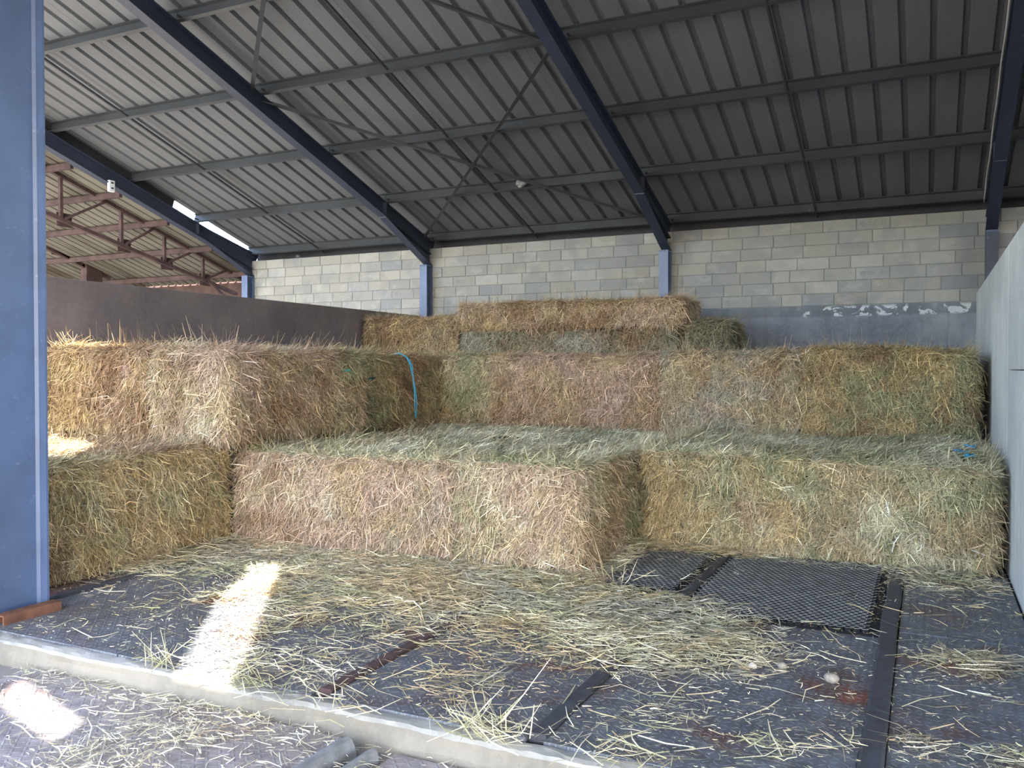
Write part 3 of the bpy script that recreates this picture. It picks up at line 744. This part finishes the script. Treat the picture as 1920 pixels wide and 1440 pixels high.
make_bale('long upper middle hay bale with the reddish brown front', (-5.82, -3.20, 11.34, 12.6, 1.0, 2.03), dict(brown=1.2, pink=1, tan=.8, gold=.3), dict(front=V_-800, top=T_-2000), UPP, 17, crease=.55)
make_bale('upper right hay bale with the pinkish grey front', (-3.20, -1.42, 11.30, 13.6, 1.0, 2.05), dict(pink=1, tan=.9, grey=.8, green=.4, brown=.4), dict(front=V_-800, top=T_-2000, left=800), UPP, 18, crease=.58)
make_bale('upper right hay bale against the pale wall with the yellow green front', (-1.44, .53, 11.28, 13.6, 1.0, 2.09), dict(tan=1, green=.9, gold=.8, brown=.6), dict(front=V_-800, top=T_-2000, right=2500), UPP, 19, r=.13, slump=.10)
make_bale('upper hay bale carrying the left end of the top stack', (-9.1, -6.95, 12.2, 14.8, 1.0, 2.0), drab, dict(top=200), UPP, 20)
make_bale('upper hay bale carrying the right half of the top stack', (-5.76, -3.24, 12.65, 14.8, 1.0, 2.0), drab, dict(top=200), UPP, 21)
# top layer
make_bale('low brown hay bale at the left end of the top stack', (-9.20, -7.28, 12.95, 14.2, 2.02, 2.75), dict(tan=1, brown=1, gold=.5, dull=.3), dict(front=V_-2500, left=2500, top=1500), TOP, 22, furrow=.03)
make_bale('greyish hay bale under the crowning top bale', (-7.24, -3.45, 12.98, 14.2, 2.02, 2.52), dict(grey=1, brown=.8, dull=.9, tan=.4), dict(front=V_-2500, top=300, right=1500), TOP, 23, furrow=.03)
make_bale('crowning brown hay bale, the highest of all', (-7.26, -3.38, 12.92, 14.2, 2.50, 2.95), dict(brown=1.1, pink=.8, tan=1, gold=.4), dict(front=V_-2500, top=1500, right=3000, left=2000), TOP, 24, furrow=.02)
make_bale('dark green rounded hay bale at the right end of the top stack', (-3.36, -2.62, 12.98, 14.2, 2.06, 2.58), dict(dull=1.3, green=.6, brown=.5), dict(front=V_-2500, right=2500, top=1500), TOP, 25, r=.2)

# twine
m = MB(); pts = [(-6.80, 10.20, 2.06), (-6.72, 10.28, 2.07), (-6.665, 10.37, 2.02), (-6.65, 10.44, 1.92), (-6.645, 10.50, 1.74), (-6.64, 10.54, 1.55), (-6.645, 10.56, 1.36), (-6.65, 10.58, 1.15)]
tw = tag(empty('twine', (-6.71, 10.8, 1.1)), 'blue baling twine hanging down the upper left bale', 'twine')
m.tube(pts, .009, 6).build('strand', M['twine'], tw, smooth=True)
m = MB(); m.tube([(x+.0, y+.035+.02*math.sin(i*2), z-.01) for i, (x, y, z) in enumerate(pts[2:])], .008, 6).build('strand', M['twine'], tw, smooth=True)
def knot(p, r, mat, label):
    m = MB(); rr = random.Random(int(abs(p[0]*1000)))
    pts = [(p[0]+rr.uniform(-r, r), p[1]+rr.uniform(-r, r), p[2]+rr.uniform(-.2, .5)*r) for _ in range(9)]
    tag(m.tube(pts, .009, 5).build('twine_knot', mat, smooth=True), label, 'twine', 'scraps of baling twine')
knot((.30, 9.20, 1.06), .07, M['twine'], 'largest blue twine knot on top of the lower right bale')
knot((.40, 9.80, 1.06), .06, M['twine'], 'blue twine knot farthest back on the lower right bale')
knot((.36, 8.90, 1.05), .045, M['twine'], 'faint blue twine scrap at the front edge of the lower right bale')
knot((-6.60, 9.10, 1.92), .04, M['twine_teal'], 'uppermost teal twine scrap in the upper left bale side')
knot((-6.39, 8.60, 1.83), .04, M['twine_teal'], 'teal twine scrap nearest the shaggy corner')
knot((-6.605, 9.44, 1.72), .04, M['twine_teal'], 'lowest teal twine scrap in the upper left bale side')

# stones
def stone(x, y, r, mat, label):
    bm = bmesh.new(); bmesh.ops.create_icosphere(bm, subdivisions=3, radius=r)
    for v in bm.verts:
        n = vnoise(np.array(v.co)*(1.1/r)+x*7); v.co *= .8+.4*n; v.co.z = max(v.co.z*.75, -.5*r)
    me = bpy.data.meshes.new('stone'); bm.to_mesh(me); bm.free(); me.materials.append(mat)
    me.polygons.foreach_set('use_smooth', [True]*len(me.polygons))
    tag(put('stone', me, (x, y, .5*r)), label, 'stone', 'stones on the plate floor')
stone(-.49, 5.37, .045, M['stone'], 'largest brown stone on the plate near the dark strip')
stone(-.79, 5.49, .028, M['stone'], 'middle small brown stone on the plate floor')
stone(-.955, 5.41, .026, M['stone_white'], 'small white stone on the plate floor')

# ------------------------------------------------------------------ loose hay on the floor
def mound(x, y):
    """how thick the hay lies (0..1) at a place on the floor"""
    P = np.stack([x*1.1, y*1.4, 0*x], -1)
    n = vnoise(P+3.3)*.6+vnoise(P*2.7+9.1)*.4
    d = np.clip((y-4.7)/1.3, 0, 1)*np.clip((-x-.9)/1.1, 0, 1)
    d = d*np.where(x < -5.3, np.clip((y-5.1)/.9, 0, 1), 1)
    # heaps the photograph shows
    for hx, hy, hr, a in ((-1.5, 5.75, .75, 1.1), (-2.6, 6.4, .9, .9), (-2.2, 8.5, .8, .5), (-.6, 8.62, 1.2, .35), (.1, 8.5, .5, .6), (-4.0, 5.6, .8, .5), (-4.9, 5.4, .4, .8), (-4.3, 4.6, .35, .7), (-3.9, 4.1, .3, .6), (-2.4, 4.35, .4, .4), (-1.25, 4.45, .35, .3), (.0, 4.62, .18, .6), (-.62, 4.35, .22, .5), (.30, 6.1, .35, .5), (.1, 6.0, .25, .35), (.45, 4.6, .25, .7), (-3.4, 4.3, .6, .3), (-5.4, 4.75, .18, .5), (-6.45, 5.6, .3, .5), (-.35, 4.5, .12, .45), (.35, 8.2, .4, .4)):
        d = d+a*np.exp(-((x-hx)**2+(y-hy)**2)/(hr*hr)*1.6)
    grate = ((x > -2.5) & (x < -.3) & (y > 6.75) & (y < 8.35)); d = np.where(grate, d*.16, d)
    return np.clip(d*(.35+1.3*n)-.10, 0, 1.15)
def scatter(n, x0, x1, y0, y1, z, name, label, lmin, lmed, dens, wd=(.003, .0075), mixw=None, sheen=1., base=.022, heap=.07, clip=.5):
    x = rng.uniform(x0, x1, n*6); y = rng.uniform(y0, y1, n*6); d = dens(x, y); k = rng.random(n*6) < (d+base)
    k &= ~((x < -5.9) & (y < 4.75)); x, y, d = x[k][:n], y[k][:n], d[k][:n]; n = len(x)
    P = np.stack([x, y, z+.004+heap*d*rng.random(n)], -1); N = np.tile([0., 0, 1], (n, 1))
    a = np.where(rng.random(n) < .55, rng.normal(.12, .7, n), rng.uniform(0, 3.1416, n))+np.where(rng.random(n) < .5, 3.1416, 0); D = np.stack([np.cos(a), np.sin(a)*.9, 0*a], -1)
    L = np.clip(rng.lognormal(math.log(lmed), .55, n), lmin, clip); Wd = rng.uniform(*wd, n)
    col = tints(P, mixw or dict(pale=1, green=1, tan=.8, grey=.7, gold=.4), 31, .32)*sheen*1.3
    me = straw_mesh(name, P, N, D, L, Wd, col, .35, .10, .13, 0.)
    o = bpy.data.objects.new(name, me); C.objects.link(o); return tag(o, label, 'straw', None, 'stuff')
scatter(46000, -6.7, .66, 3.95, 8.75, .0, 'loose_straw', 'loose hay strewn over the steel plate floor', .03, .095, mound)
scatter(34000, -6.7, .66, 3.885, 8.6, .0, 'straw_chaff', 'fine chaff dusted over the steel plate floor', .008, .022, lambda x, y: mound(x, y)*.5+.28*vnoise(np.stack([x*3, y*3, 0*x], -1)), (.0025, .006), None, 1.05, .04, .02, .06)
scatter(420, -6.4, .66, 3.95, 7.5, .012, 'long_stalks', 'long pale stalks lying on top of the floor hay', .15, .26, lambda x, y: mound(x, y)*.4+.12, (.004, .0085), dict(pale=1.4, gold=.4, green=.6), 1.15, .05, .08, .5)
low = lambda x, y: np.clip(vnoise(np.stack([x*1.6, y*1.6, 0*x], -1))*1.6-.55, 0, 1)
scatter(9000, -5.4, 1.2, 1.6, 3.71, -.122, 'lower_straw', 'loose hay scattered on the plates in front of the kerb', .015, .06, low, (.003, .007), dict(pale=1.2, green=.8, grey=.7, tan=.4), 1.05, .10, .03, .3)
# tufts hanging over the kerb
def tuft(x, y, z, n, r, label, mix=None, up=.5, ln=.22):
    P = np.stack([x+rng.normal(0, r, n), y+rng.normal(0, r*.5, n), np.full(n, z)+rng.random(n)*.03], -1)
    N = np.tile([0., 0, 1], (n, 1)); D = np.stack([rng.normal(0, 1, n), rng.normal(-.5, .8, n), 0*P[:, 0]], -1)
    L = np.clip(rng.lognormal(math.log(ln), .35, n), .06, .45)
    me = straw_mesh('straw_tuft', P, N, D, L, rng.uniform(.004, .008, n), tints(P, mix or dict(pale=1.3, green=.9, gold=.3), 41, .2)*1.3, .3, up, .14, .25)
    o = bpy.data.objects.new('straw_tuft', me); C.objects.link(o); tag(o, label, 'straw', None, 'stuff')
tuft(-4.28, 3.84, .0, 40, .06, 'bristling straw tuft on the kerb nearest the blue column')
tuft(-3.62, 3.84, .0, 60, .09, 'straw tuft spilling over the kerb beside the sunny strip')
tuft(-2.0, 3.86, .0, 110, .14, 'big straw tuft hanging over the kerb near the bottom edge')
tuft(-3.1, 3.9, .0, 60, .22, 'thin straw wisps lying along the middle of the kerb', None, .25)
tuft(-1.3, 3.9, .0, 60, .2, 'straw wisps over the right end of the kerb', None, .3)
tuft(-2.55, 7.0, .0, 90, .14, 'straw fallen at the foot of the ragged bale corner', pinkish, .5)
tuft(-3.3, 6.95, .0, 60, .12, 'pale straw tuft at the foot of the pinkish bale', None, .5)
